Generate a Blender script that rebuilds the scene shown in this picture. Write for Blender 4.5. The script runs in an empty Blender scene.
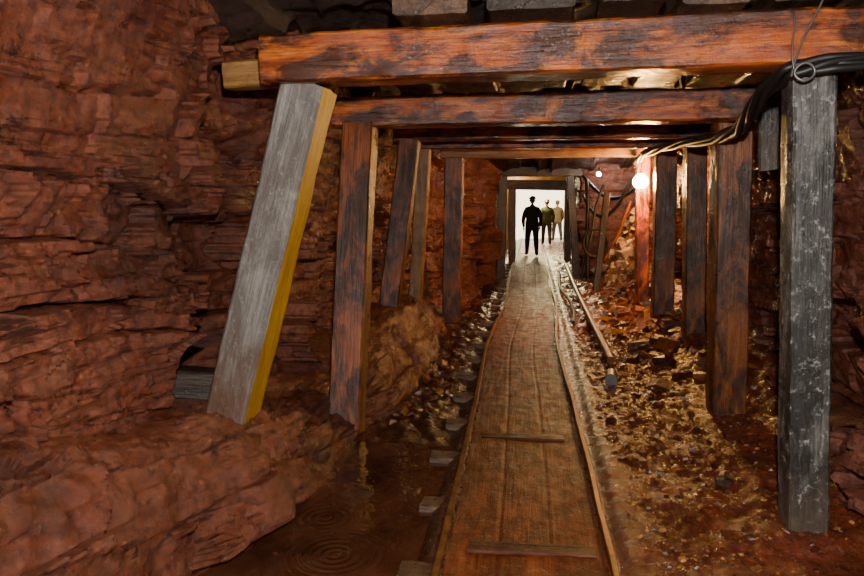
import bpy, math, random, bmesh
from mathutils import Vector, Matrix, noise
random.seed(7)
scn=bpy.context.scene
COL=scn.collection
def N(x,y,z): return noise.noise(Vector((x,y,z)))
def FR(x,y,z,o=4): return noise.fractal(Vector((x,y,z)),1.0,2.0,o)
def hs(i,j,s=0):
    v=math.sin(i*127.1+j*311.7+s*74.7)*43758.5453
    return v-math.floor(v)
def ss(a,b,x):
    t=min(1,max(0,(x-a)/(b-a))); return t*t*(3-2*t)
def lerp_tab(tab,x):
    if x<=tab[0][0]: return tab[0][1]
    for (a,va),(b,vb) in zip(tab,tab[1:]):
        if x<=b:
            t=(x-a)/(b-a); t=t*t*(3-2*t); return va+(vb-va)*t
    return tab[-1][1]

# ---------------------------------------------------------------- materials
class M:
    def __init__(s,name):
        s.m=bpy.data.materials.new(name); s.m.use_nodes=True
        s.t=s.m.node_tree; s.n=s.t.nodes; s.l=s.t.links
        s.b=s.n['Principled BSDF']
    def tex(s,scale=(1,1,1),kind='Object'):
        tc=s.n.new('ShaderNodeTexCoord'); mp=s.n.new('ShaderNodeMapping')
        mp.inputs['Scale'].default_value=scale
        s.l.new(tc.outputs[kind],mp.inputs['Vector']); return mp.outputs[0]
    def noise(s,vec,scale,detail=6,rough=.6,dist=0):
        n=s.n.new('ShaderNodeTexNoise'); n.inputs['Scale'].default_value=scale
        n.inputs['Detail'].default_value=detail; n.inputs['Roughness'].default_value=rough
        n.inputs['Distortion'].default_value=dist
        s.l.new(vec,n.inputs['Vector']); return n.outputs['Fac']
    def ramp(s,fac,stops):
        r=s.n.new('ShaderNodeValToRGB'); e=r.color_ramp.elements
        while len(e)<len(stops): e.new(.5)
        for k,(p,c) in enumerate(stops):
            e[k].position=p
            e[k].color=(c,c,c,1) if isinstance(c,(int,float)) else (c[0],c[1],c[2],1)
        s.l.new(fac,r.inputs[0]); return r.outputs[0]
    def mix(s,f,a,b,mode='MIX'):
        n=s.n.new('ShaderNodeMix'); n.data_type='RGBA'; n.blend_type=mode
        def put(i,v):
            if isinstance(v,(int,float)): n.inputs[i].default_value=v if i==0 else (v,v,v,1)
            elif isinstance(v,tuple): n.inputs[i].default_value=(v[0],v[1],v[2],1)
            else: s.l.new(v,n.inputs[i])
        put(0,f);put(6,a);put(7,b); return n.outputs[2]
    def math(s,op,a,b=None):
        n=s.n.new('ShaderNodeMath'); n.operation=op
        for i,v in enumerate((a,b)):
            if v is None: continue
            if isinstance(v,(int,float)): n.inputs[i].default_value=v
            else: s.l.new(v,n.inputs[i])
        return n.outputs[0]
    def bump(s,h,strength,dist,prev=None):
        n=s.n.new('ShaderNodeBump'); n.inputs['Strength'].default_value=strength; n.inputs['Distance'].default_value=dist
        s.l.new(h,n.inputs['Height'])
        if prev is not None: s.l.new(prev,n.inputs['Normal'])
        return n.outputs[0]
    def out(s,col=None,rough=None,nor=None,spec=None,metal=None):
        for k,v in (('Base Color',col),('Roughness',rough),('Normal',nor),('Specular IOR Level',spec),('Metallic',metal)):
            if v is None: continue
            if isinstance(v,(int,float)): s.b.inputs[k].default_value=v
            elif isinstance(v,tuple): s.b.inputs[k].default_value=(v[0],v[1],v[2],1)
            else: s.l.new(v,s.b.inputs[k])
        return s.m

def rock_mat(name,dark,mid,light,rlo=.3,rhi=.6,strat=1.0,bs=1.0):
    m=M(name); v=m.tex(); vs=m.tex((1.2,.6,5)); vf=m.tex((4,2.0,13))
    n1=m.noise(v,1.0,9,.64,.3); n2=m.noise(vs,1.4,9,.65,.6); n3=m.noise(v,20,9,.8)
    c=m.ramp(n1,[(.36,dark),(.48,mid),(.66,light)])
    c2=m.ramp(n2,[(.34,dark),(.48,mid),(.72,light)])
    c=m.mix(.45*strat,c,c2)
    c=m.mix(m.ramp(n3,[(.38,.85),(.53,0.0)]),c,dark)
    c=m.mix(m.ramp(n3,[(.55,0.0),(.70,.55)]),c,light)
    seam=m.noise(m.tex((.9,.45,6)),1.5,5,.55,.7)
    sm=m.math('ABSOLUTE',m.math('SUBTRACT',seam,.47))
    mask=m.ramp(m.noise(v,1.6,4,.6),[(.44,0.0),(.54,1.0)])
    line=m.math('MULTIPLY',m.ramp(sm,[(0,1.0),(.012,0.0)]),mask)
    c=m.mix(m.math('MULTIPLY',line,.85),c,tuple(k*.3 for k in dark))
    r=m.ramp(m.noise(v,7,8,.75),[(.40,rlo),(.60,rhi)])
    b=m.bump(m.math('SUBTRACT',1.0,line),.7*bs,.025)
    b=m.bump(n2,.5*bs*strat,.04,b)
    b=m.bump(m.noise(vf,2.0,8,.75,.3),.5*bs,.015,b)
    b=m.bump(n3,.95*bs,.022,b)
    b=m.bump(m.noise(v,75,6,.8),.7*bs,.007,b)
    return m.out(c,r,b,.7)
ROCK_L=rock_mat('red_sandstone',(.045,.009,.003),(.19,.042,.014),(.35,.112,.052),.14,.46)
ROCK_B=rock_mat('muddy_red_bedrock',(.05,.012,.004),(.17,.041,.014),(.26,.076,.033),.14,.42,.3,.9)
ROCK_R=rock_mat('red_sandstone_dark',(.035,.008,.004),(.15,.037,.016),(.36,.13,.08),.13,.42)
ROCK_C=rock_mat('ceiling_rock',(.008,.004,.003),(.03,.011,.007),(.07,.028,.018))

def floor_mat():
    m=M('muddy_floor'); v=m.tex()
    n1=m.noise(v,2.2,8,.65); n3=m.noise(v,22,6,.7)
    sep=m.n.new('ShaderNodeSeparateXYZ'); m.l.new(v,sep.inputs[0])
    xx=m.math('ADD',sep.outputs[0],m.math('MULTIPLY',m.math('SUBTRACT',n1,.5),.5))
    bank=m.ramp(m.math('MULTIPLY',m.math('ADD',xx,3.0),.2),[(0,(.2,.052,.022)),(.335,(.17,.045,.02)),(.405,(.045,.014,.006)),(.50,(.05,.015,.006)),(.59,(.19,.042,.015)),(.85,(.18,.036,.013))])
    c=m.mix(m.ramp(n1,[(.42,.6),(.60,0.0)]),bank,(.045,.012,.005))
    c=m.mix(m.ramp(n3,[(.35,.7),(.54,0.0)]),c,(.03,.009,.004))
    c=m.mix(m.ramp(m.noise(v,38,3,.6),[(.60,0.0),(.70,.3)]),c,(.36,.15,.045))
    r=m.ramp(m.noise(v,6,8,.7),[(.35,.12),(.65,.45)])
    b=m.bump(m.noise(v,7,8,.7),.5,.03)
    b=m.bump(m.noise(v,45,6,.7),.8,.010,b)
    return m.out(c,r,b,.6)
FLOOR=floor_mat()

def wood_mat(name,dark,mid,light,stain=(.02,.01,.006),stain_amt=.9,s0=.42,s1=.55,rlo=.2,rhi=.5,foot=None,spot=None,spot_amt=.8,spec=.55,g=.75,ax='x'):
    dark,mid,light=[tuple(k*g for k in q) for q in (dark,mid,light)]
    sw=(lambda a,b:(a,b,b)) if ax=='x' else (lambda a,b:(b,a,b))
    m=M(name); vg=m.tex(sw(.7,9)); v=m.tex((1,1,1))
    gr=m.noise(vg,3.0,9,.7,.6); fib=m.noise(m.tex(sw(1.5,60)),2,4,.6)
    c=m.ramp(gr,[(.28,dark),(.5,mid),(.74,light)])
    c=m.mix(m.ramp(fib,[(.35,.5),(.55,0.0)]),c,dark)
    bl=m.noise(m.tex(sw(1,2.2)),2.6,9,.7,.5)
    c=m.mix(m.ramp(bl,[(s0,stain_amt),(s1,0.0)]),c,stain)
    if spot:
        c=m.mix(m.ramp(m.noise(v,26,6,.75),[(.56,0.0),(.7,spot_amt)]),c,spot)
    if foot:
        sep=m.n.new('ShaderNodeSeparateXYZ'); m.l.new(v,sep.inputs[0])
        x=m.math('ADD',sep.outputs[0],m.math('MULTIPLY',m.math('SUBTRACT',bl,.5),1.4))
        c=m.mix(m.ramp(x,[(foot[0],.85),(foot[1],0.0)]),c,foot[2])
    r=m.ramp(m.noise(v,9,8,.7),[(.35,rlo),(.65,rhi)])
    b=m.bump(gr,.6,.012); b=m.bump(fib,.5,.004,b); b=m.bump(m.noise(v,30,6,.75),.6,.008,b)
    return m.out(c,r,b,spec)
W_WET=wood_mat('wet_orange_timber',(.14,.020,.002),(.56,.105,.004),(1.0,.33,.018),stain=(.016,.005,.002),s0=.47,s1=.60,rlo=.06,rhi=.26,g=.8)
W_POST=wood_mat('brown_post_timber',(.08,.020,.004),(.32,.088,.012),(.56,.2,.035),stain=(.022,.008,.003),s0=.44,s1=.58,rlo=.2,rhi=.48)
W_RED=wood_mat('red_brown_wet_timber',(.09,.015,.003),(.34,.072,.009),(.6,.18,.025),stain=(.020,.007,.003),s0=.45,s1=.58,rlo=.3,rhi=.55)
W_GREY=wood_mat('weathered_grey_timber',(.10,.09,.08),(.25,.235,.21),(.45,.42,.38),stain=(.07,.055,.045),stain_amt=.7,s0=.44,s1=.58,rlo=.32,rhi=.6,foot=(.0,.6,(.13,.058,.03)),spot=(.42,.40,.38),spot_amt=.5,g=.85)
W_DGREY=wood_mat('grey_black_timber',(.04,.035,.03),(.17,.165,.15),(.38,.38,.35),stain=(.012,.012,.010),stain_amt=.9,s0=.49,s1=.64,rlo=.18,rhi=.48,spot=(.55,.55,.54),spot_amt=.7,foot=(.0,.4,(.11,.08,.055)))
W_YEL=wood_mat('yellow_sawn_timber',(.42,.20,.008),(.72,.40,.012),(.9,.56,.03),stain=(.34,.14,.012),stain_amt=.5,s0=.36,s1=.5,rlo=.3,rhi=.5,g=.85)
W_PALE=wood_mat('pale_timber',(.2,.09,.02),(.42,.20,.045),(.58,.33,.09),stain=(.10,.038,.010),stain_amt=.6)
W_DARK=wood_mat('blackened_timber',(.015,.01,.008),(.05,.032,.02),(.12,.08,.055))
W_BOARD=wood_mat('brown_roof_board',(.06,.025,.012),(.17,.085,.04),(.28,.16,.09),stain=(.03,.015,.01))
W_STRIP=wood_mat('wet_mud_plank',(.05,.013,.005),(.13,.036,.013),(.21,.068,.027),stain=(.03,.010,.004),rlo=.35,rhi=.6,spec=.3)
W_MUD=wood_mat('muddy_boards',(.10,.020,.006),(.26,.055,.015),(.40,.10,.030),stain=(.055,.013,.004),stain_amt=.75,s0=.45,s1=.62,rlo=.34,rhi=.62,spot=(.46,.17,.065),spot_amt=.5,spec=.22,ax='y')

def simple(name,col,rough=.5,metal=0,em=None,es=0,ns=0,amt=.3):
    m=M(name)
    c=col
    if ns:
        n=m.noise(m.tex(),ns,5,.6); c=m.mix(m.ramp(n,[(.35,amt),(.65,0.0)]),col,tuple(k*.25 for k in col))
    m.out(c,rough,None,.5,metal)
    if em:
        m.b.inputs['Emission Color'].default_value=(*em,1); m.b.inputs['Emission Strength'].default_value=es
    return m.m
RUST=simple('rusty_rail_steel',(.30,.12,.03),.4,.3,ns=14,amt=.85)
PIPE=simple('rusty_pipe',(.24,.075,.02),.35,.2,ns=9,amt=.7)
CABLE=simple('black_rubber_cable',(.010,.009,.008),.5,0,ns=20)
WIRE=simple('grey_wire',(.18,.17,.16),.4,.6,ns=20)
BULBM=simple('glowing_bulb_glass',(1,.8,.45),.3,0,(1,.50,.13),620)
BULB_ADDED=simple('added_small_bulb_glass',(1,.8,.45),.3,0,(1,.52,.16),1100)
BULB_GLINT=simple('added_glint_bulb_glass',(1,1,1),.3,0,(1,.92,.82),350)

def stone_mat(name,stops,wet=(.2,.5)):
    m=M(name); g=m.n.new('ShaderNodeNewGeometry')
    c=m.ramp(g.outputs['Random Per Island'],stops)
    n=m.noise(m.tex(),18,6,.7); c=m.mix(m.ramp(n,[(.35,.6),(.6,0.0)]),c,(.04,.013,.006))
    return m.out(c,m.ramp(n,[(.4,wet[0]),(.6,wet[1])]),m.bump(n,.6,.01),.5)
STONE=stone_mat('loose_stone',[(0,(.04,.011,.005)),(.4,(.11,.025,.010)),(.7,(.17,.042,.014)),(.84,(.26,.085,.02)),(.95,(.44,.19,.045)),(1,(.42,.22,.08))])
STONEP=stone_mat('pale_broken_rock',[(0,(.14,.055,.025)),(.5,(.36,.2,.10)),(1,(.7,.54,.4))],(.12,.38))

# ---------------------------------------------------------------- helpers
def newobj(name,verts,faces,mats,smooth=True,fm=None):
    me=bpy.data.meshes.new(name); me.from_pydata(verts,[],faces)
    for m in (mats if isinstance(mats,(list,tuple)) else [mats]): me.materials.append(m)
    if fm: me.polygons.foreach_set('material_index',fm)
    if smooth: me.polygons.foreach_set('use_smooth',[True]*len(me.polygons))
    me.update()
    o=bpy.data.objects.new(name,me); COL.objects.link(o); return o
def grid(name,us,vs,f,mat,flip=False,sharp=None):
    V=[];n=len(vs)
    for u in us:
        for v in vs: V.append(f(u,v))
    Fc=[]
    for i in range(len(us)-1):
        for j in range(n-1):
            a=i*n+j; q=(a,a+1,a+n+1,a+n)
            Fc.append(q[::-1] if flip else q)
    o=newobj(name,V,Fc,mat)
    if sharp: o.data.set_sharp_from_angle(angle=math.radians(sharp))
    return o
def empty(name,loc=(0,0,0)):
    e=bpy.data.objects.new(name,None); e.location=loc; e.empty_display_size=.2; COL.objects.link(e); return e
def parent(ch,e):
    ch.parent=e; ch.matrix_parent_inverse=Matrix.Translation(-Vector(e.location))
    return ch
def frange(a,b,s):
    n=max(1,round((b-a)/s)); return [a+(b-a)*i/n for i in range(n+1)]
YS=frange(-3,1.0,.1)[:-1]
y=1.0
while y<30:
    YS.append(y); y+=max(.012,.0050*y)
YS.append(30)

def beam(name,p0,p1,w,h,mat,up=(0,0,1),mats=None,rough=.008,chamfer=.012,seed=None,side=None):
    """timber; local X = length (0 at p0), w along local Y, h along local Z. side=0 gives slot 1 to the +Y face"""
    p0=Vector(p0);p1=Vector(p1);L=(p1-p0).length
    X=(p1-p0).normalized();Y=Vector(up).cross(X).normalized();Z=X.cross(Y)
    seed=random.random()*50 if seed is None else seed
    ring=[];a=w/2;b=h/2;c=chamfer;k=5
    for s,e in [((a,-b+c),(a,b-c)),((a-c,b),(-a+c,b)),((-a,b-c),(-a,-b+c)),((-a+c,-b),(a-c,-b))]:
        ring+=[(s[0]+(e[0]-s[0])*i/k,s[1]+(e[1]-s[1])*i/k) for i in range(k+1)]
    n=len(ring); seg=max(4,int(L/.04)); V=[];Fc=[];fm=[]
    for i in range(seg+1):
        x=L*i/seg
        for (yy,zz) in ring:
            d=rough*(N(x*2.5+seed,yy*6,zz*6)*1.0+.5*N(x*9+seed,yy*22,zz*22))
            crn=(abs(yy)/a)*(abs(zz)/b)
            d-=rough*2.2*max(0,crn-.8)*4*max(0,N(x*5+seed*3,yy*3+9,zz*3))
            r=math.hypot(yy,zz)
            xe=x+(0 if 0<i<seg else .012*N(yy*14+seed,zz*14,i))
            V.append((xe,yy*(1+d/r),zz*(1+d/r)))
    for i in range(seg):
        for j in range(n):
            j2=(j+1)%n
            Fc.append((i*n+j,i*n+j2,(i+1)*n+j2,(i+1)*n+j)); fm.append(1 if side==0 and j<5 else 0)
    Fc.append(tuple(range(n))[::-1]);fm.append(0)
    Fc.append(tuple(seg*n+j for j in range(n)));fm.append(0)
    o=newobj(name,V,Fc,mats if mats else mat,True,fm)
    o.data.set_sharp_from_angle(angle=math.radians(33))
    o.matrix_world=Matrix(((X.x,Y.x,Z.x,p0.x),(X.y,Y.y,Z.y,p0.y),(X.z,Y.z,Z.z,p0.z),(0,0,0,1)))
    return o
def tube(name,pts,r,mat,kind='NURBS',cyc=False):
    cu=bpy.data.curves.new(name,'CURVE'); cu.dimensions='3D'; cu.bevel_depth=r; cu.bevel_resolution=4; cu.resolution_u=8; cu.use_fill_caps=True
    s=cu.splines.new(kind); s.points.add(len(pts)-1)
    for p,q in zip(s.points,pts): p.co=(*q,1)
    if kind=='NURBS': s.use_endpoint_u=not cyc; s.order_u=4
    s.use_cyclic_u=cyc
    cu.materials.append(mat); o=bpy.data.objects.new(name,cu); COL.objects.link(o); return o

# ---------------------------------------------------------------- tunnel shell
XL=[(-3,-2.1),(2,-2.02),(3.2,-1.96),(3.7,-2.0),(4.3,-2.22),(5.0,-1.95),(6,-1.85),(8,-1.75),(10,-1.45),(12,-1.2),(14,-.92),(14.8,-.66),(15.6,-.66),(16.5,-.85),(18,-1.5),(30,-1.7)]
XR=[(-3,1.9),(3.5,1.8),(4.5,1.95),(6,2.15),(8,2.35),(11,2.3),(14.4,2.15),(14.9,.98),(16.5,1.02),(18,1.6),(30,1.7)]
ZC=[(-3,2.9),(3,2.8),(4,2.75),(10,2.65),(12,2.6),(14,2.4),(14.8,2.2),(16.5,2.25),(18,2.7),(30,2.7)]
FOOT=[(-3,-1.6),(2.7,-1.50),(3.4,-1.34),(4.2,-1.30),(4.9,-1.30),(5.5,-1.02),(7,-1.0),(8.6,-1.25),(12.6,-.95),(15,-.75),(18,-1.2),(30,-1.3)]
BH=[(-3,.72),(2.0,.68),(3.2,.44),(3.9,.33),(4.5,.24),(5.1,.18),(5.8,.34),(7,.42),(8.5,.3),(10,.15),(15,.08),(30,.05)]
def strata(y,z,seed,T,L,A,tilt=.03,warp=.07,facet=.9,gr=.45):
    w=z+tilt*y+warp*N(y*.8,z*.8,seed)+.012*N(y*6,z*6,seed+3)
    q=w/T; q=q+.45*math.sin(q*1.7+seed)
    k=math.floor(q);f=q-k
    p=(y+.5*N(z*2.5,y*1.3,seed+5)*L+.16*L*N(z*11,y*9,seed+6))/L+hs(k,7,seed)*10
    p=p+.3*math.sin(p*2.1+k)
    j=math.floor(p);g=p-j
    o=hs(k,j,seed)*A+A*facet*(g-.5)*(hs(k,j,seed+1)-.5)*2+A*.7*f*(hs(k,j,seed+2)-.4)
    if hs(k,j,seed+4)>.35: o-=A*gr*max(0,1-f/.07)
    return o
def wall_disp(y,z,s):
    far=1-.6*ss(7,11,y)
    m1=.5+1.3*max(0,N(y*.9,z*1.3,s+60)+.28)
    d=strata(y,z,s,.52,1.3,.27,.06,.22,.9,.8)+strata(y,z,s+11,.19,.58,.11*far*min(1.3,m1),.10,.15,1.3,1.1)
    d+=strata(.8*y+.6*z,.8*z-.5*y,s+51,.55,.9,.05*far,.0,.2,1.3,.1)
    if y<12:
        am=max(0,N(y*1.3,z*1.9,s+40)+.12)*1.7
        d+=strata(y,z,s+23,.085,.34,.034*am,.10,.09)+strata(y,z,s+31,.04,.2,.012*am,.12,.05)
    d+=.02*FR(y*1.0,z*1.0,s,3)+.018*FR(y*7,z*14,s,6)
    if y>9: d+=.10*ss(9,11,y)*FR(y*1.5,z*2.5,s,5)
    if y>13: d*=1-.55*ss(13,14.6,y)*ss(17,16,y)
    return d
def wl(y,z):
    x=lerp_tab(XL,y)+wall_disp(y,z,1.3)-.19
    x+=.25*ss(1.9,2.9,z)
    x-=.28*ss(.95,.80,z)*ss(3.2,3.4,y)*ss(4.6,4.2,y)
    if y>14: x+=.10*ss(14,14.8,y)*ss(17,16,y)
    return (x,y,z)
def wr(y,z):
    x=lerp_tab(XR,y)-wall_disp(y,z,8.7)+.17
    x-=.2*ss(1.9,2.9,z)
    if y>14: x-=.10*ss(14,14.8,y)*ss(17,16,y)
    return (x,y,z)
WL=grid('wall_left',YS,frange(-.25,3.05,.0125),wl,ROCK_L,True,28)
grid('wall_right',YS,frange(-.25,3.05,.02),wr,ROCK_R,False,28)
def ceil(y,x):
    z=lerp_tab(ZC,y)+strata(y,x,4.4,.5,1.1,.16)+.08*FR(x*1.5,y*1.5,3,4)-.05
    z-=.10*ss(1.1,2.3,abs(x))
    return (x,y,z)
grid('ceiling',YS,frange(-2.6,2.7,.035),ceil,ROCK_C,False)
def foot(y): return lerp_tab(FOOT,y)+.05*N(y*1.1,0,5)+.03*N(y*5,0,9)
def fz(x,y):
    z=0.0
    z-=.10*ss(-.42,-.56,x)
    z-=.04*ss(.5,.42,abs(x))
    rise=lerp_tab([(-3,.0),(3.5,.02),(5,.06),(7,.22),(9.6,.32),(13,.3),(14.4,.1),(15,.02),(30,0)],y)
    z+=rise*ss(.7,1.9,x)+.12*ss(1.3,2.1,x)
    if 11<y<14.9: z+=.95*math.exp(-((x-2.0)**2/.22+(y-13.3)**2/.7))
    rg=ss(.45,.8,x)
    z+=.035*FR(x*3,y*3,2,4)*(.25+rg)+.012*FR(x*14,y*14,7,3)*(.3+rg)
    z+=.04*ss(4.2,5.2,y)*ss(-.5,-.7,x)*(1+FR(x*7,y*7,12,3))
    # low mud bars that break the standing water up
    if y<4.6: z+=.045*ss(-.5,-.65,x)*max(0,FR(x*2.6,y*2.2,31,4)+.15)
    return z
FL=grid('floor',YS,frange(-2.7,2.75,.018),lambda y,x:(x,y,fz(x,y)),FLOOR,True)
def bench(y,s):
    ft=foot(y); bh=lerp_tab(BH,y)+.06
    P=[(ft+.06,-.25),(ft+.02,-.02),(ft-.12,bh*.55),(ft-.28,bh),(ft-.55,bh+.05),(ft-1.2,bh+.10),(-3.0,bh+.12)]
    seg=s*(len(P)-1); i=min(len(P)-2,int(seg)); t=seg-i
    a=P[i];b=P[i+1]
    def tan(k):
        p=P[max(0,k-1)];q=P[min(len(P)-1,k+1)]; return ((q[0]-p[0])/2,(q[1]-p[1])/2)
    m0=tan(i);m1=tan(i+1)
    h00=2*t**3-3*t*t+1;h10=t**3-2*t*t+t;h01=-2*t**3+3*t*t;h11=t**3-t*t
    x=h00*a[0]+h10*m0[0]*.8+h01*b[0]+h11*m1[0]*.8
    z=h00*a[1]+h10*m0[1]*.8+h01*b[1]+h11*m1[1]*.8
    tx=m0[0]*(1-t)+m1[0]*t; tz=m0[1]*(1-t)+m1[1]*t
    l=math.hypot(tx,tz); nx,nz=tz/l,-tx/l
    ln=s*2.2
    fine=.2+1.0*max(0,N(y*1.2,ln*1.5,77)+.1)
    D=strata(y,ln,3.1,.50,1.0,.12,.12,.22,1.2,.3)+strata(y,ln,9.1,.2,.48,.05*fine,.14,.12,1.2,.6)-.08
    D+=.06*FR(y*1.6,ln*2,5,4)+.012*FR(y*8,ln*10,2,5)
    D*=ss(.0,.12,s)
    D*=1-.45*ss(.48,.62,s)
    return (x+nx*D,y,z+nz*D)
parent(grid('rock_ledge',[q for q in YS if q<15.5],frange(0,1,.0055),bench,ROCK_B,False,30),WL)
grid('wall_back',frange(-2.8,2.8,.1),frange(-.4,3.2,.1),lambda x,z:(x,-2.9+.15*FR(x,z,3,3),z),ROCK_R)

# ---------------------------------------------------------------- timber sets
def tset(loc,parts):
    e=empty('mine_timber_set',loc)
    for p in parts: parent(p,e)
    return e
U=(0,1,0)
tset((0,3.6,0),[
 beam('cap_beam',(-1.385,3.66,2.36),(2.05,3.52,2.375),.24,.24,W_WET,rough=.011,seed=3.3),
 beam('cap_beam_tail',(-1.70,3.86,2.33),(-1.33,3.84,2.34),.14,.14,W_PALE),
 beam('leaning_post',(-1.69,3.74,.42),(-1.19,3.74,2.25),.235,.27,None,up=U,mats=[W_GREY,W_YEL],side=0),
 beam('post_right',(1.385,3.58,-.06),(1.265,3.58,2.255),.185,.19,W_DGREY,up=U)])
tset((0,5.2,0),[
 beam('cap_beam',(-1.5,5.26,2.285),(1.62,5.18,2.285),.22,.22,W_WET,rough=.011,seed=21.7),
 beam('post_left',(-1.31,4.80,-.04),(-1.28,5.22,2.18),.23,.22,None,up=U,mats=[W_RED,W_PALE],side=0),
 beam('post_right',(1.48,5.38,-.05),(1.40,5.34,2.18),.24,.24,W_POST,up=U)])
tset((0,7.3,0),[
 beam('cap_beam',(-1.42,7.3,2.305),(1.75,7.3,2.3),.2,.13,W_WET),
 beam('post_left',(-1.47,7.05,.3),(-1.25,7.25,2.24),.2,.2,W_RED,up=U),
 beam('post_right',(1.66,7.3,.08),(1.58,7.3,2.24),.2,.2,W_POST,up=U)])
tset((0,8.6,0),[
 beam('cap_beam',(-1.45,8.6,2.315),(1.75,8.6,2.3),.2,.14,W_WET),
 beam('post_left',(-1.43,8.55,.2),(-1.31,8.6,2.245),.16,.16,W_PALE,up=U),
 beam('post_right',(1.58,8.62,.05),(1.54,8.62,2.235),.24,.22,W_POST,up=U)])
tset((0,9.6,0),[
 beam('cap_beam',(-1.22,9.62,2.265),(1.5,9.6,2.27),.2,.16,W_PALE),
 beam('post_left',(-1.08,9.6,-.08),(-1.05,9.6,2.185),.25,.2,W_POST,up=U),
 beam('post_right',(1.49,9.62,.1),(1.43,9.62,2.19),.17,.17,W_WET,up=U)])
tset((0,15,0),[
 beam('cap_beam',(-.85,14.9,2.2),(1.1,14.9,2.2),.2,.2,W_DARK),
 beam('post_left',(-.63,14.9,-.1),(-.6,14.9,2.1),.18,.18,W_DARK,up=U),
 beam('post_right',(.97,14.9,-.05),(.78,14.9,2.1),.16,.16,W_DARK,up=U)])
tset((0,19.5,0),[
 beam('cap_beam',(-.75,19.0,2.02),(1.1,19.0,1.98),.22,.26,W_PALE),
 beam('post_left',(-.50,19.0,-.1),(-.52,19.0,1.93),.2,.2,W_PALE,up=U),
 beam('post_right',(.97,19.0,-.1),(.95,19.0,1.88),.18,.18,W_PALE,up=U)])
tset((0,23.5,0),[
 beam('cap_beam',(-1.1,23.5,2.25),(1.3,23.5,2.25),.22,.26,W_PALE),
 beam('post_left',(-.85,23.5,-.1),(-.85,23.5,2.13),.2,.2,W_PALE,up=U),
 beam('post_right',(1.15,23.5,-.1),(1.15,23.5,2.13),.2,.2,W_PALE,up=U)])
beam('wooden_block',(-2.13,3.70,.60),(-1.78,3.80,.56),.16,.17,W_DARK)
beam('hanging_plank',(1.60,5.02,1.84),(1.56,5.02,2.42),.05,.19,W_DGREY,up=(1,0,0))
lag=empty('roof_lagging_boards',(0,4.3,2.6))
for i,(x,wd,mt,dz) in enumerate([(-.50,.36,W_BOARD,.0),(-.02,.42,W_DARK,.02),(.45,.3,W_DARK,.03),(.82,.3,W_BOARD,.015),(1.2,.3,W_DARK,.0),(1.55,.3,W_BOARD,.02)]):
    parent(beam('board_%d'%(i+1),(x,3.44+.05*(i%2),2.565+dz),(x+.05,5.5,2.50+dz),wd,.09,mt),lag)

# ---------------------------------------------------------------- railway
def wig(y): return -.075*math.exp(-((y-7.3)/2.2)**2)+.012*math.sin(y*1.3)*ss(4,6,y)*(1-ss(13,16,y))
tr=empty('mine_railway_track',(0,6,0))
prof=[(-.035,-.06),(.035,-.06),(.035,-.05),(.008,-.042),(.008,.005),(.022,.012),(.022,.028),(.016,.034),(-.016,.034),(-.022,.028),(-.022,.012),(-.008,.005),(-.008,-.042),(-.035,-.05)]
def rail(name,x0,ph):
    ys=frange(-2.5,29.5,.12);V=[];Fc=[];n=len(prof)
    for yy in ys:
        cx=x0+wig(yy)+.006*N(yy*1.5,ph,0); dz=.008*N(yy*.9,ph,4)
        for a,b in prof: V.append((cx+a*.75,yy,b+dz))
    for i in range(len(ys)-1):
        for j in range(n):
            j2=(j+1)%n; Fc.append((i*n+j2,i*n+j,(i+1)*n+j,(i+1)*n+j2))
    Fc.append(tuple(range(n)));Fc.append(tuple((len(ys)-1)*n+j for j in range(n))[::-1])
    return newobj(name,V,Fc,RUST,False)
parent(rail('rail_left',-.392,2.2),tr);parent(rail('rail_right',.392,7.1),tr)
yy=.8;i=0
while yy<19:
    i+=1
    xl=-.57-.08*hs(i,3)
    parent(beam('sleeper_%d'%i,(xl+wig(yy),yy,-.10),(.46+wig(yy),yy+.04*(hs(i,9)-.5),-.12),.16,.12,W_BOARD),tr)
    yy+=.73
def walk(y,x):
    z=-.022+.007*FR(x*2.5,y*1.2,8,4)+.0022*FR(x*18,y*6,3,4)
    z-=.016*max(0,1-abs(x-.12)/.013)*(.35+.6*max(0,N(y*2,1,1)))+.016*max(0,1-abs(x+.13)/.013)*(.35+.6*max(0,N(y*2,5,1)))
    return (x+wig(y),y,z)
parent(grid('walkway_boards',[q for q in YS if q<22],frange(-.365,.365,.01),walk,W_MUD,True),tr)
for i,(y0,x0,x1) in enumerate([(3.2,-.27,.33),(4.8,-.3,.27)]):
    parent(beam('cross_plank_%d'%(i+1),(x0+wig(y0),y0,-.030),(x1+wig(y0),y0+.02,-.030),.11,.035,W_STRIP),tr)

def water():
    m=M('muddy_water'); v=m.tex()
    def ring(cx,cy,rad):
        mp=m.n.new('ShaderNodeMapping'); mp.inputs['Location'].default_value=(-cx,-cy,.07)
        m.l.new(v,mp.inputs[0])
        ln=m.n.new('ShaderNodeVectorMath'); ln.operation='LENGTH'; m.l.new(mp.outputs[0],ln.inputs[0])
        s=m.math('SINE',m.math('MULTIPLY',ln.outputs['Value'],140))
        fade=m.ramp(ln.outputs['Value'],[(0,1.0),(rad,0.0)])
        return m.math('MULTIPLY',s,fade)
    b=m.bump(ring(-.92,3.12,.28),.6,.010); b=m.bump(ring(-1.08,3.5,.2),.5,.010,b); b=m.bump(m.noise(v,6,3,.5),.35,.03,b)
    c=m.ramp(m.noise(v,3,5,.6),[(.35,(.03,.010,.005)),(.65,(.085,.028,.012))])
    return m.out(c,.05,b,1.0)
grid('puddle',frange(-1.75,-.43,.05),frange(.5,4.7,.1),lambda x,y:(x,y,-.072),water())

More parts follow.
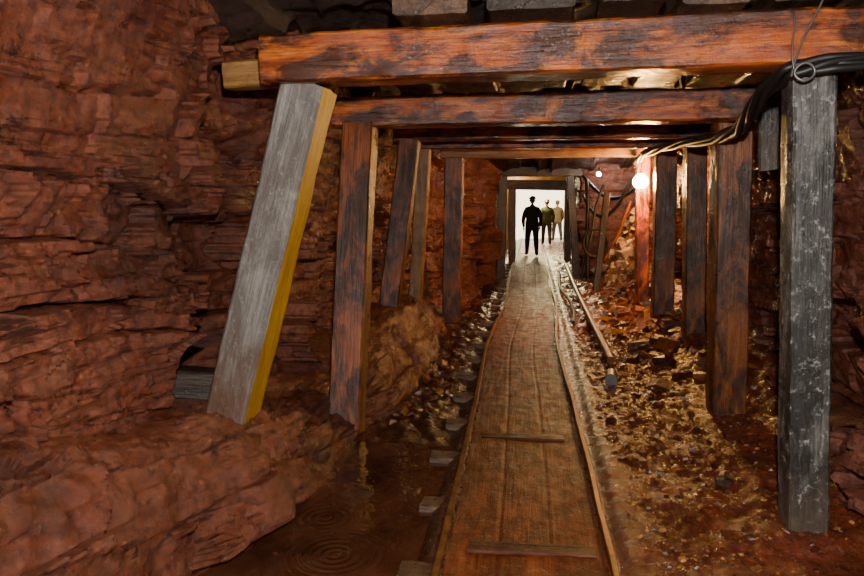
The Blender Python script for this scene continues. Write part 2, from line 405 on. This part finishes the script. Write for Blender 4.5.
# ---------------------------------------------------------------- loose stones
def chips(V,Fc,n,fpos,smin,smax,flat=.55,zf=None):
    base=[(-1,-1,-1),(1,-1,-1),(1,1,-1),(-1,1,-1),(-1,-1,1),(1,-1,1),(1,1,1),(-1,1,1)]
    bf=[(0,3,2,1),(4,5,6,7),(0,1,5,4),(1,2,6,5),(2,3,7,6),(3,0,4,7)]
    for i in range(n):
        x,y=fpos(); s=smin+(smax-smin)*random.random()**2.2
        rot=Matrix.Rotation(random.random()*6.28,3,'Z')@Matrix.Rotation(random.uniform(-.5,.5),3,'X')@Matrix.Rotation(random.uniform(-.5,.5),3,'Y')
        z=(zf or fz)(x,y)+s*.1; o=len(V); fl=flat*random.uniform(.5,1.3); el=random.uniform(.6,1.6)
        for b in base:
            k=.6+.5*random.random()
            top=.75 if b[2]>0 else 1
            p=rot@Vector((b[0]*s*k*top*el,b[1]*s*k*top,b[2]*s*fl*k)); V.append((x+p.x,y+p.y,z+p.z))
        for f in bf: Fc.append(tuple(o+q for q in f))
SV=[];SF=[]
chips(SV,SF,3600,lambda:(random.uniform(.52,1.75),2.2+12*random.random()**1.2),.004,.020)
chips(SV,SF,1000,lambda:(random.uniform(.54,1.25),random.uniform(4.2,9)),.006,.028)
chips(SV,SF,220,lambda:(random.uniform(1.0,1.9),random.uniform(6,11)),.03,.12)
newobj('rock_rubble',SV,SF,STONE,False)
DV=[];DF=[]
def rp3():
    y=random.uniform(5.0,12); return foot(y)+random.uniform(.02,.3),y
chips(DV,DF,260,rp3,.01,.045,.6)
parent(newobj('drain_gravel',DV,DF,STONE,False),FL)
PV=[];PF=[]
chips(PV,PF,520,lambda:(random.uniform(1.35,2.3),random.uniform(11.8,14.2)),.03,.16,.6)
newobj('broken_rock_pile',PV,PF,STONEP,False)
def one(name,x,y,s,mt=STONE):
    V=[];Fc=[]; bm=bmesh.new(); bmesh.ops.create_icosphere(bm,subdivisions=3,radius=1)
    for v in bm.verts:
        p=v.co
        q=Vector((round(p.x*1.5)/1.5,round(p.y*1.5)/1.5,round(p.z*1.5)/1.5)); p=p.lerp(q,.45)*(1+.35*FR(p.x*1.3+x*9,p.y*1.3,p.z*1.3,3))
        V.append((x+p.x*s,y+p.y*s,fz(x,y)+s*.3+p.z*s*.6))
    for f in bm.faces: Fc.append(tuple(v.index for v in f.verts))
    bm.free(); return newobj(name,V,Fc,mt,False)
one('dark_stone',1.13,4.08,.055,ROCK_C)
one('fallen_rock_slab',1.86,4.25,.14,ROCK_R)
one('fallen_rock_slab',1.55,7.9,.17,ROCK_R)

tube('pipe_stub',[(.72,6.18,.06),(.74,6.36,.07)],.055,WIRE,'POLY')
tube('water_pipe',[(.80,6.9,.07),(.79,8,.09),(.78,10,.10),(.78,12,.10),(.8,14,.1),(.84,17,.08)],.042,PIPE)
tube('drain_hose',[(.62,15.5,.05),(.55,13.5,.06),(.5,12.2,.08),(.62,11.0,.10),(.63,9.8,.06),(.56,9.2,.04)],.025,CABLE)
path=[(2.1,3.34,2.30),(1.7,3.35,2.25),(1.3,3.35,2.235),(1.13,3.40,2.215),(1.10,3.62,2.17),(1.13,3.95,2.10),(1.2,4.4,2.05),(1.24,5.1,2.05),(1.26,6.3,2.12),(1.26,7.2,2.14),(1.24,8.2,2.15),(1.3,9.0,2.13),(1.32,9.45,2.1)]
cb=empty('power_cable_bundle',(1.2,5,2.1))
dp=[]
for i in range(len(path)-1):
    a=Vector(path[i]);b=Vector(path[i+1])
    for k in range(5): dp.append(a.lerp(b,k/5))
dp.append(Vector(path[-1]))
for c in range(4):
    pts=[]
    for i,p in enumerate(dp):
        a=i*.30+c*1.57; r=.026+.012*N(i*.3,c,0)
        pts.append((p.x+r*math.cos(a),p.y+.3*r*math.sin(a),p.z+r*math.sin(a)))
    parent(tube('cable_%d'%(c+1),pts,.018,CABLE),cb)
wr_=empty('hanging_wire_loop',(1.2,3.4,2.3))
parent(tube('wire_a',[(1.12,3.36,2.18),(1.14,3.37,2.3),(1.2,3.38,2.42),(1.26,3.38,2.55),(1.3,3.45,2.7)],.005,WIRE),wr_)
parent(tube('wire_b',[(1.14,3.34,2.16),(1.1,3.34,2.25),(1.13,3.36,2.4),(1.12,3.38,2.5),(1.12,3.6,2.5)],.004,WIRE),wr_)
parent(tube('wire_loop',[(1.10,3.33,2.19),(1.16,3.31,2.25),(1.22,3.32,2.19),(1.16,3.31,2.14)],.006,WIRE,'NURBS',True),wr_)
tg=empty('hose_tangle',(1.2,13.5,1))
def hang(name,a,b,sag,r,mt,k=9):
    a=Vector(a);b=Vector(b);pts=[]
    for i in range(k):
        t=i/(k-1);p=a.lerp(b,t); p.z-=sag*4*t*(1-t); p.x+=.06*N(i*.9,r*99,1); p.y+=.1*N(i*.9,r*99,7); pts.append(tuple(p))
    parent(tube(name,pts,r,mt),tg)
hang('hose_1',(1.0,14.2,2.1),(1.9,13.2,1.9),.35,.035,CABLE)
hang('hose_2',(1.0,14.1,1.7),(1.75,13.0,2.0),.55,.03,CABLE)
hang('hose_3',(1.05,13.9,2.0),(1.05,13.5,.1),-.0,.035,CABLE)
hang('hose_4',(1.3,13.6,1.9),(.95,13.2,.15),.1,.025,CABLE)
hang('hose_5',(1.75,13.0,1.6),(1.3,12.9,.5),.1,.03,PIPE)
parent(tube('hose_coil',[(1.15+.22*math.cos(a),12.9+.05*a/6,.85+.26*math.sin(a)) for a in [k*.45 for k in range(42)]],.022,CABLE),tg)
beam('prop_timber',(1.12,12.2,fz(1.12,12.2)-.03),(1.28,12.5,1.75),.11,.11,W_DARK,up=U)

# ---------------------------------------------------------------- bulbs, real and added (emissive globes are the light source)
def bulb(x,y,z,k,mt):
    e=empty('hanging_light_bulb',(x,y,z))
    V=[];Fc=[];pr=[(.0,-.06),(.03,-.055),(.052,-.035),(.06,-.008),(.052,.02),(.032,.04),(.02,.055)]
    n=20
    for r,zz in pr:
        for q in range(n): V.append((x+k*r*math.cos(q*6.2832/n),y+k*r*math.sin(q*6.2832/n),z+zz*k))
    for i in range(len(pr)-1):
        for q in range(n):
            Fc.append((i*n+q,i*n+(q+1)%n,(i+1)*n+(q+1)%n,(i+1)*n+q))
    parent(newobj('glass',V,Fc,mt),e)
    parent(tube('socket',[(x,y,z+.055*k),(x,y,z+.12)],.022,CABLE,'POLY'),e)
    parent(tube('cord',[(x,y,z+.12),(x+.01,y,z+.2),(x,y+.05,2.16)],.006,CABLE),e)
bulb(1.36,9.25,1.87,1.6,BULBM)
bulb(1.90,12.3,1.88,1.0,BULB_ADDED)  # added bulb, tucked behind the post to brighten the far rock
bulb(1.28,14.1,2.12,.7,BULB_GLINT)  # added bulb standing in for the white glints on wet rock

def plight(name,loc,p,col,r):
    l=bpy.data.lights.new(name,'POINT'); l.energy=p; l.color=col; l.shadow_soft_size=r
    o=bpy.data.objects.new(name,l); o.location=loc; COL.objects.link(o); return o
plight('camera_flash',(.06,.05,1.93),660,(1,.95,.88),.03)
plight('chamber_fill',(-.6,22.6,2.35),140,(1,.74,.40),.15)  # added fill light for the far chamber, no fixture there
plight('chamber_fill',(.2,25.4,2.3),750,(1,.76,.38),.2)  # stronger added fill, brightens the chamber towards the exit
w=bpy.data.worlds.new('daylight'); scn.world=w; w.use_nodes=True
w.node_tree.nodes['Background'].inputs[0].default_value=(1,.85,.52,1)
w.node_tree.nodes['Background'].inputs[1].default_value=4.5

# ---------------------------------------------------------------- people
def skin_part(chains):
    V=[];E=[];Rr=[];idx={}
    for ch in chains:
        prev=None
        for key,p,r in ch:
            if key in idx: i=idx[key]
            else:
                V.append(p);Rr.append(r);i=len(V)-1; idx[key]=i
            if prev is not None: E.append((prev,i))
            prev=i
    me=bpy.data.meshes.new('sk'); me.from_pydata(V,E,[])
    o=bpy.data.objects.new('sk',me); COL.objects.link(o)
    m=o.modifiers.new('s','SKIN'); m.use_smooth_shade=True
    for i,sv in enumerate(me.skin_vertices[0].data):
        r=Rr[i]; sv.radius=r if isinstance(r,tuple) else (r,r); sv.use_root=(i==0)
    s=o.modifiers.new('u','SUBSURF'); s.levels=2; s.render_levels=2
    dg=bpy.context.evaluated_depsgraph_get(); dg.update()
    me2=bpy.data.meshes.new_from_object(o.evaluated_get(dg))
    bpy.data.objects.remove(o)
    return [v.co.copy() for v in me2.vertices],[tuple(p.vertices) for p in me2.polygons]
SKIN=simple('skin',(.3,.15,.09),.5)
def cloth(n,c): return simple(n,c,.85,ns=12)
def person(x,y,h,jc,pc,hat,rotz=0,stride=.28):
    mats=[cloth('jacket',jc),cloth('trousers',pc),simple('boots',(.02,.018,.015),.6),SKIN,simple('hard_hat',hat,.35),simple('hair',(.05,.03,.02),.8)]
    V=[];Fc=[];fm=[]
    def addm(vs,fs,mf):
        o=len(V); V.extend([tuple(v) for v in vs])
        for f in fs:
            Fc.append(tuple(o+i for i in f)); c=sum((vs[i] for i in f),Vector())/len(f); fm.append(mf(c))
    s=stride
    chains=[[('pel',(0,0,.97),(.205,.15)),('wa',(0,.01,1.12),(.20,.15)),('ch',(0,.0,1.30),(.215,.155)),('sh',(0,.01,1.43),(.16,.11)),('nk',(0,.02,1.52),.062),('nt',(0,.035,1.6),.058)]]
    for sg,f in ((-1,s),(1,-s)):
        chains.append([('pel',0,0),('hip%d'%sg,(.105*sg,0,.86),.125),('kn%d'%sg,(.125*sg,f*.55+.04,.50),.09),('cf%d'%sg,(.13*sg,f*.75-.02,.33),.082),('an%d'%sg,(.135*sg,f-.04,.10 if f>0 else .14),.062),('hl%d'%sg,(.14*sg,f-.02,.055 if f>0 else .09),.056),('to%d'%sg,(.155*sg,f+.15,.045),.046)])
        chains.append([('sh',0,0),('ac%d'%sg,(.17*sg,.01,1.42),.085),('ua%d'%sg,(.235*sg,-f*.25,1.27),.075),('el%d'%sg,(.275*sg,-f*.5,1.12),.064),('fa%d'%sg,(.265*sg,-f*.5+.08,.98),.055),('wr%d'%sg,(.25*sg,-f*.5+.14,.87),.036)])
    vs,fs=skin_part(chains)
    def mf(c):
        if c.z>1.53: return 3
        if c.z<.13: return 2
        if c.z<.86 and abs(c.x)<.225: return 1
        return 0
    addm(vs,fs,mf)
    for sg,f in ((-1,s),(1,-s)):
        wx,wy,wz=.25*sg,-f*.5+.14,.87
        a,b=skin_part([[('w',(wx,wy,wz),(.024,.018)),('p',(wx,wy+.02,wz-.05),(.034,.016)),('q',(wx,wy+.03,wz-.085),(.034,.015))]]); addm(a,b,lambda c:3)
        for k in range(4):
            yy=wy+(k-1.5)*.019; L=[.06,.075,.07,.055][k]
            a,b=skin_part([[('a',(wx,yy+.03,wz-.085),.009),('b',(wx-.004*sg,yy+.034,wz-.10-L*.4),.0088),('c',(wx-.018*sg,yy+.034,wz-.10-L*.85),.0075)]]); addm(a,b,lambda c:3)
        a,b=skin_part([[('a',(wx-.005*sg,wy+.04,wz-.04),.012),('b',(wx-.015*sg,wy+.068,wz-.075),.010),('c',(wx-.02*sg,wy+.075,wz-.105),.008)]]); addm(a,b,lambda c:3)
    def sph(c,r,seg=20,fn=None):
        bm=bmesh.new(); bmesh.ops.create_uvsphere(bm,u_segments=seg,v_segments=seg//2+2,radius=1)
        vs=[]
        for v in bm.verts:
            p=Vector((v.co.x*r[0],v.co.y*r[1],v.co.z*r[2]))
            if fn: p=fn(p)
            vs.append(p+Vector(c))
        fs=[tuple(v.index for v in f.verts) for f in bm.faces]; bm.free(); return vs,fs
    def hf(p):
        if p.z<0: p.x*=1-.25*(-p.z/.12)**1.5
        if p.y>.07 and -.06<p.z<-.0 and abs(p.x)<.02: p.y+=.02
        if p.y>.05 and .0<p.z<.03 and .015<abs(p.x)<.05: p.y-=.008
        return p
    a,b=sph((0,.045,1.69),(.080,.100,.118),28,hf); addm(a,b,lambda c:5 if (c.y<.05 and c.z>1.66) else 3)
    for sg in (-1,1):
        a,b=sph((.082*sg,.035,1.69),(.012,.02,.032),10); addm(a,b,lambda c:3)
        a,b=sph((.03*sg,.134,1.70),(.012,.008,.008),8); addm(a,b,lambda c:2)
    a,b=sph((0,.147,1.645),(.024,.008,.007),8); addm(a,b,lambda c:0)
    def hat_f(p):
        if p.z<.0: p.z*=.08; p.x*=1.15; p.y=p.y*1.15+(.02 if p.y>0 else 0)
        return p
    a,b=sph((0,.04,1.735),(.112,.135,.10),24,hat_f); addm(a,b,lambda c:4)
    k=h/1.83
    R=Matrix.Rotation(rotz,4,'Z')
    o=newobj('visitor',[tuple((R@(Vector(v)*k))) for v in V],Fc,mats,True,fm); o.location=(x,y,0); return o
person(0.02,20.5,1.72,(.04,.036,.014),(.03,.022,.012),(.05,.042,.02),.05,.26)
person(.54,25.4,1.62,(.04,.055,.012),(.03,.025,.02),(.05,.045,.02),0,.2)
person(1.0,27.8,1.58,(.14,.11,.07),(.04,.04,.05),(.2,.14,.06),.2,.2)

# ---------------------------------------------------------------- camera
cd=bpy.data.cameras.new('camera'); cd.sensor_width=36; cd.lens=700/864*36; cd.clip_start=.05
co=bpy.data.objects.new('camera',cd); co.location=(0,0,1.65); co.rotation_euler=(math.radians(90-7.3),0,math.radians(8.05)); COL.objects.link(co); scn.camera=co
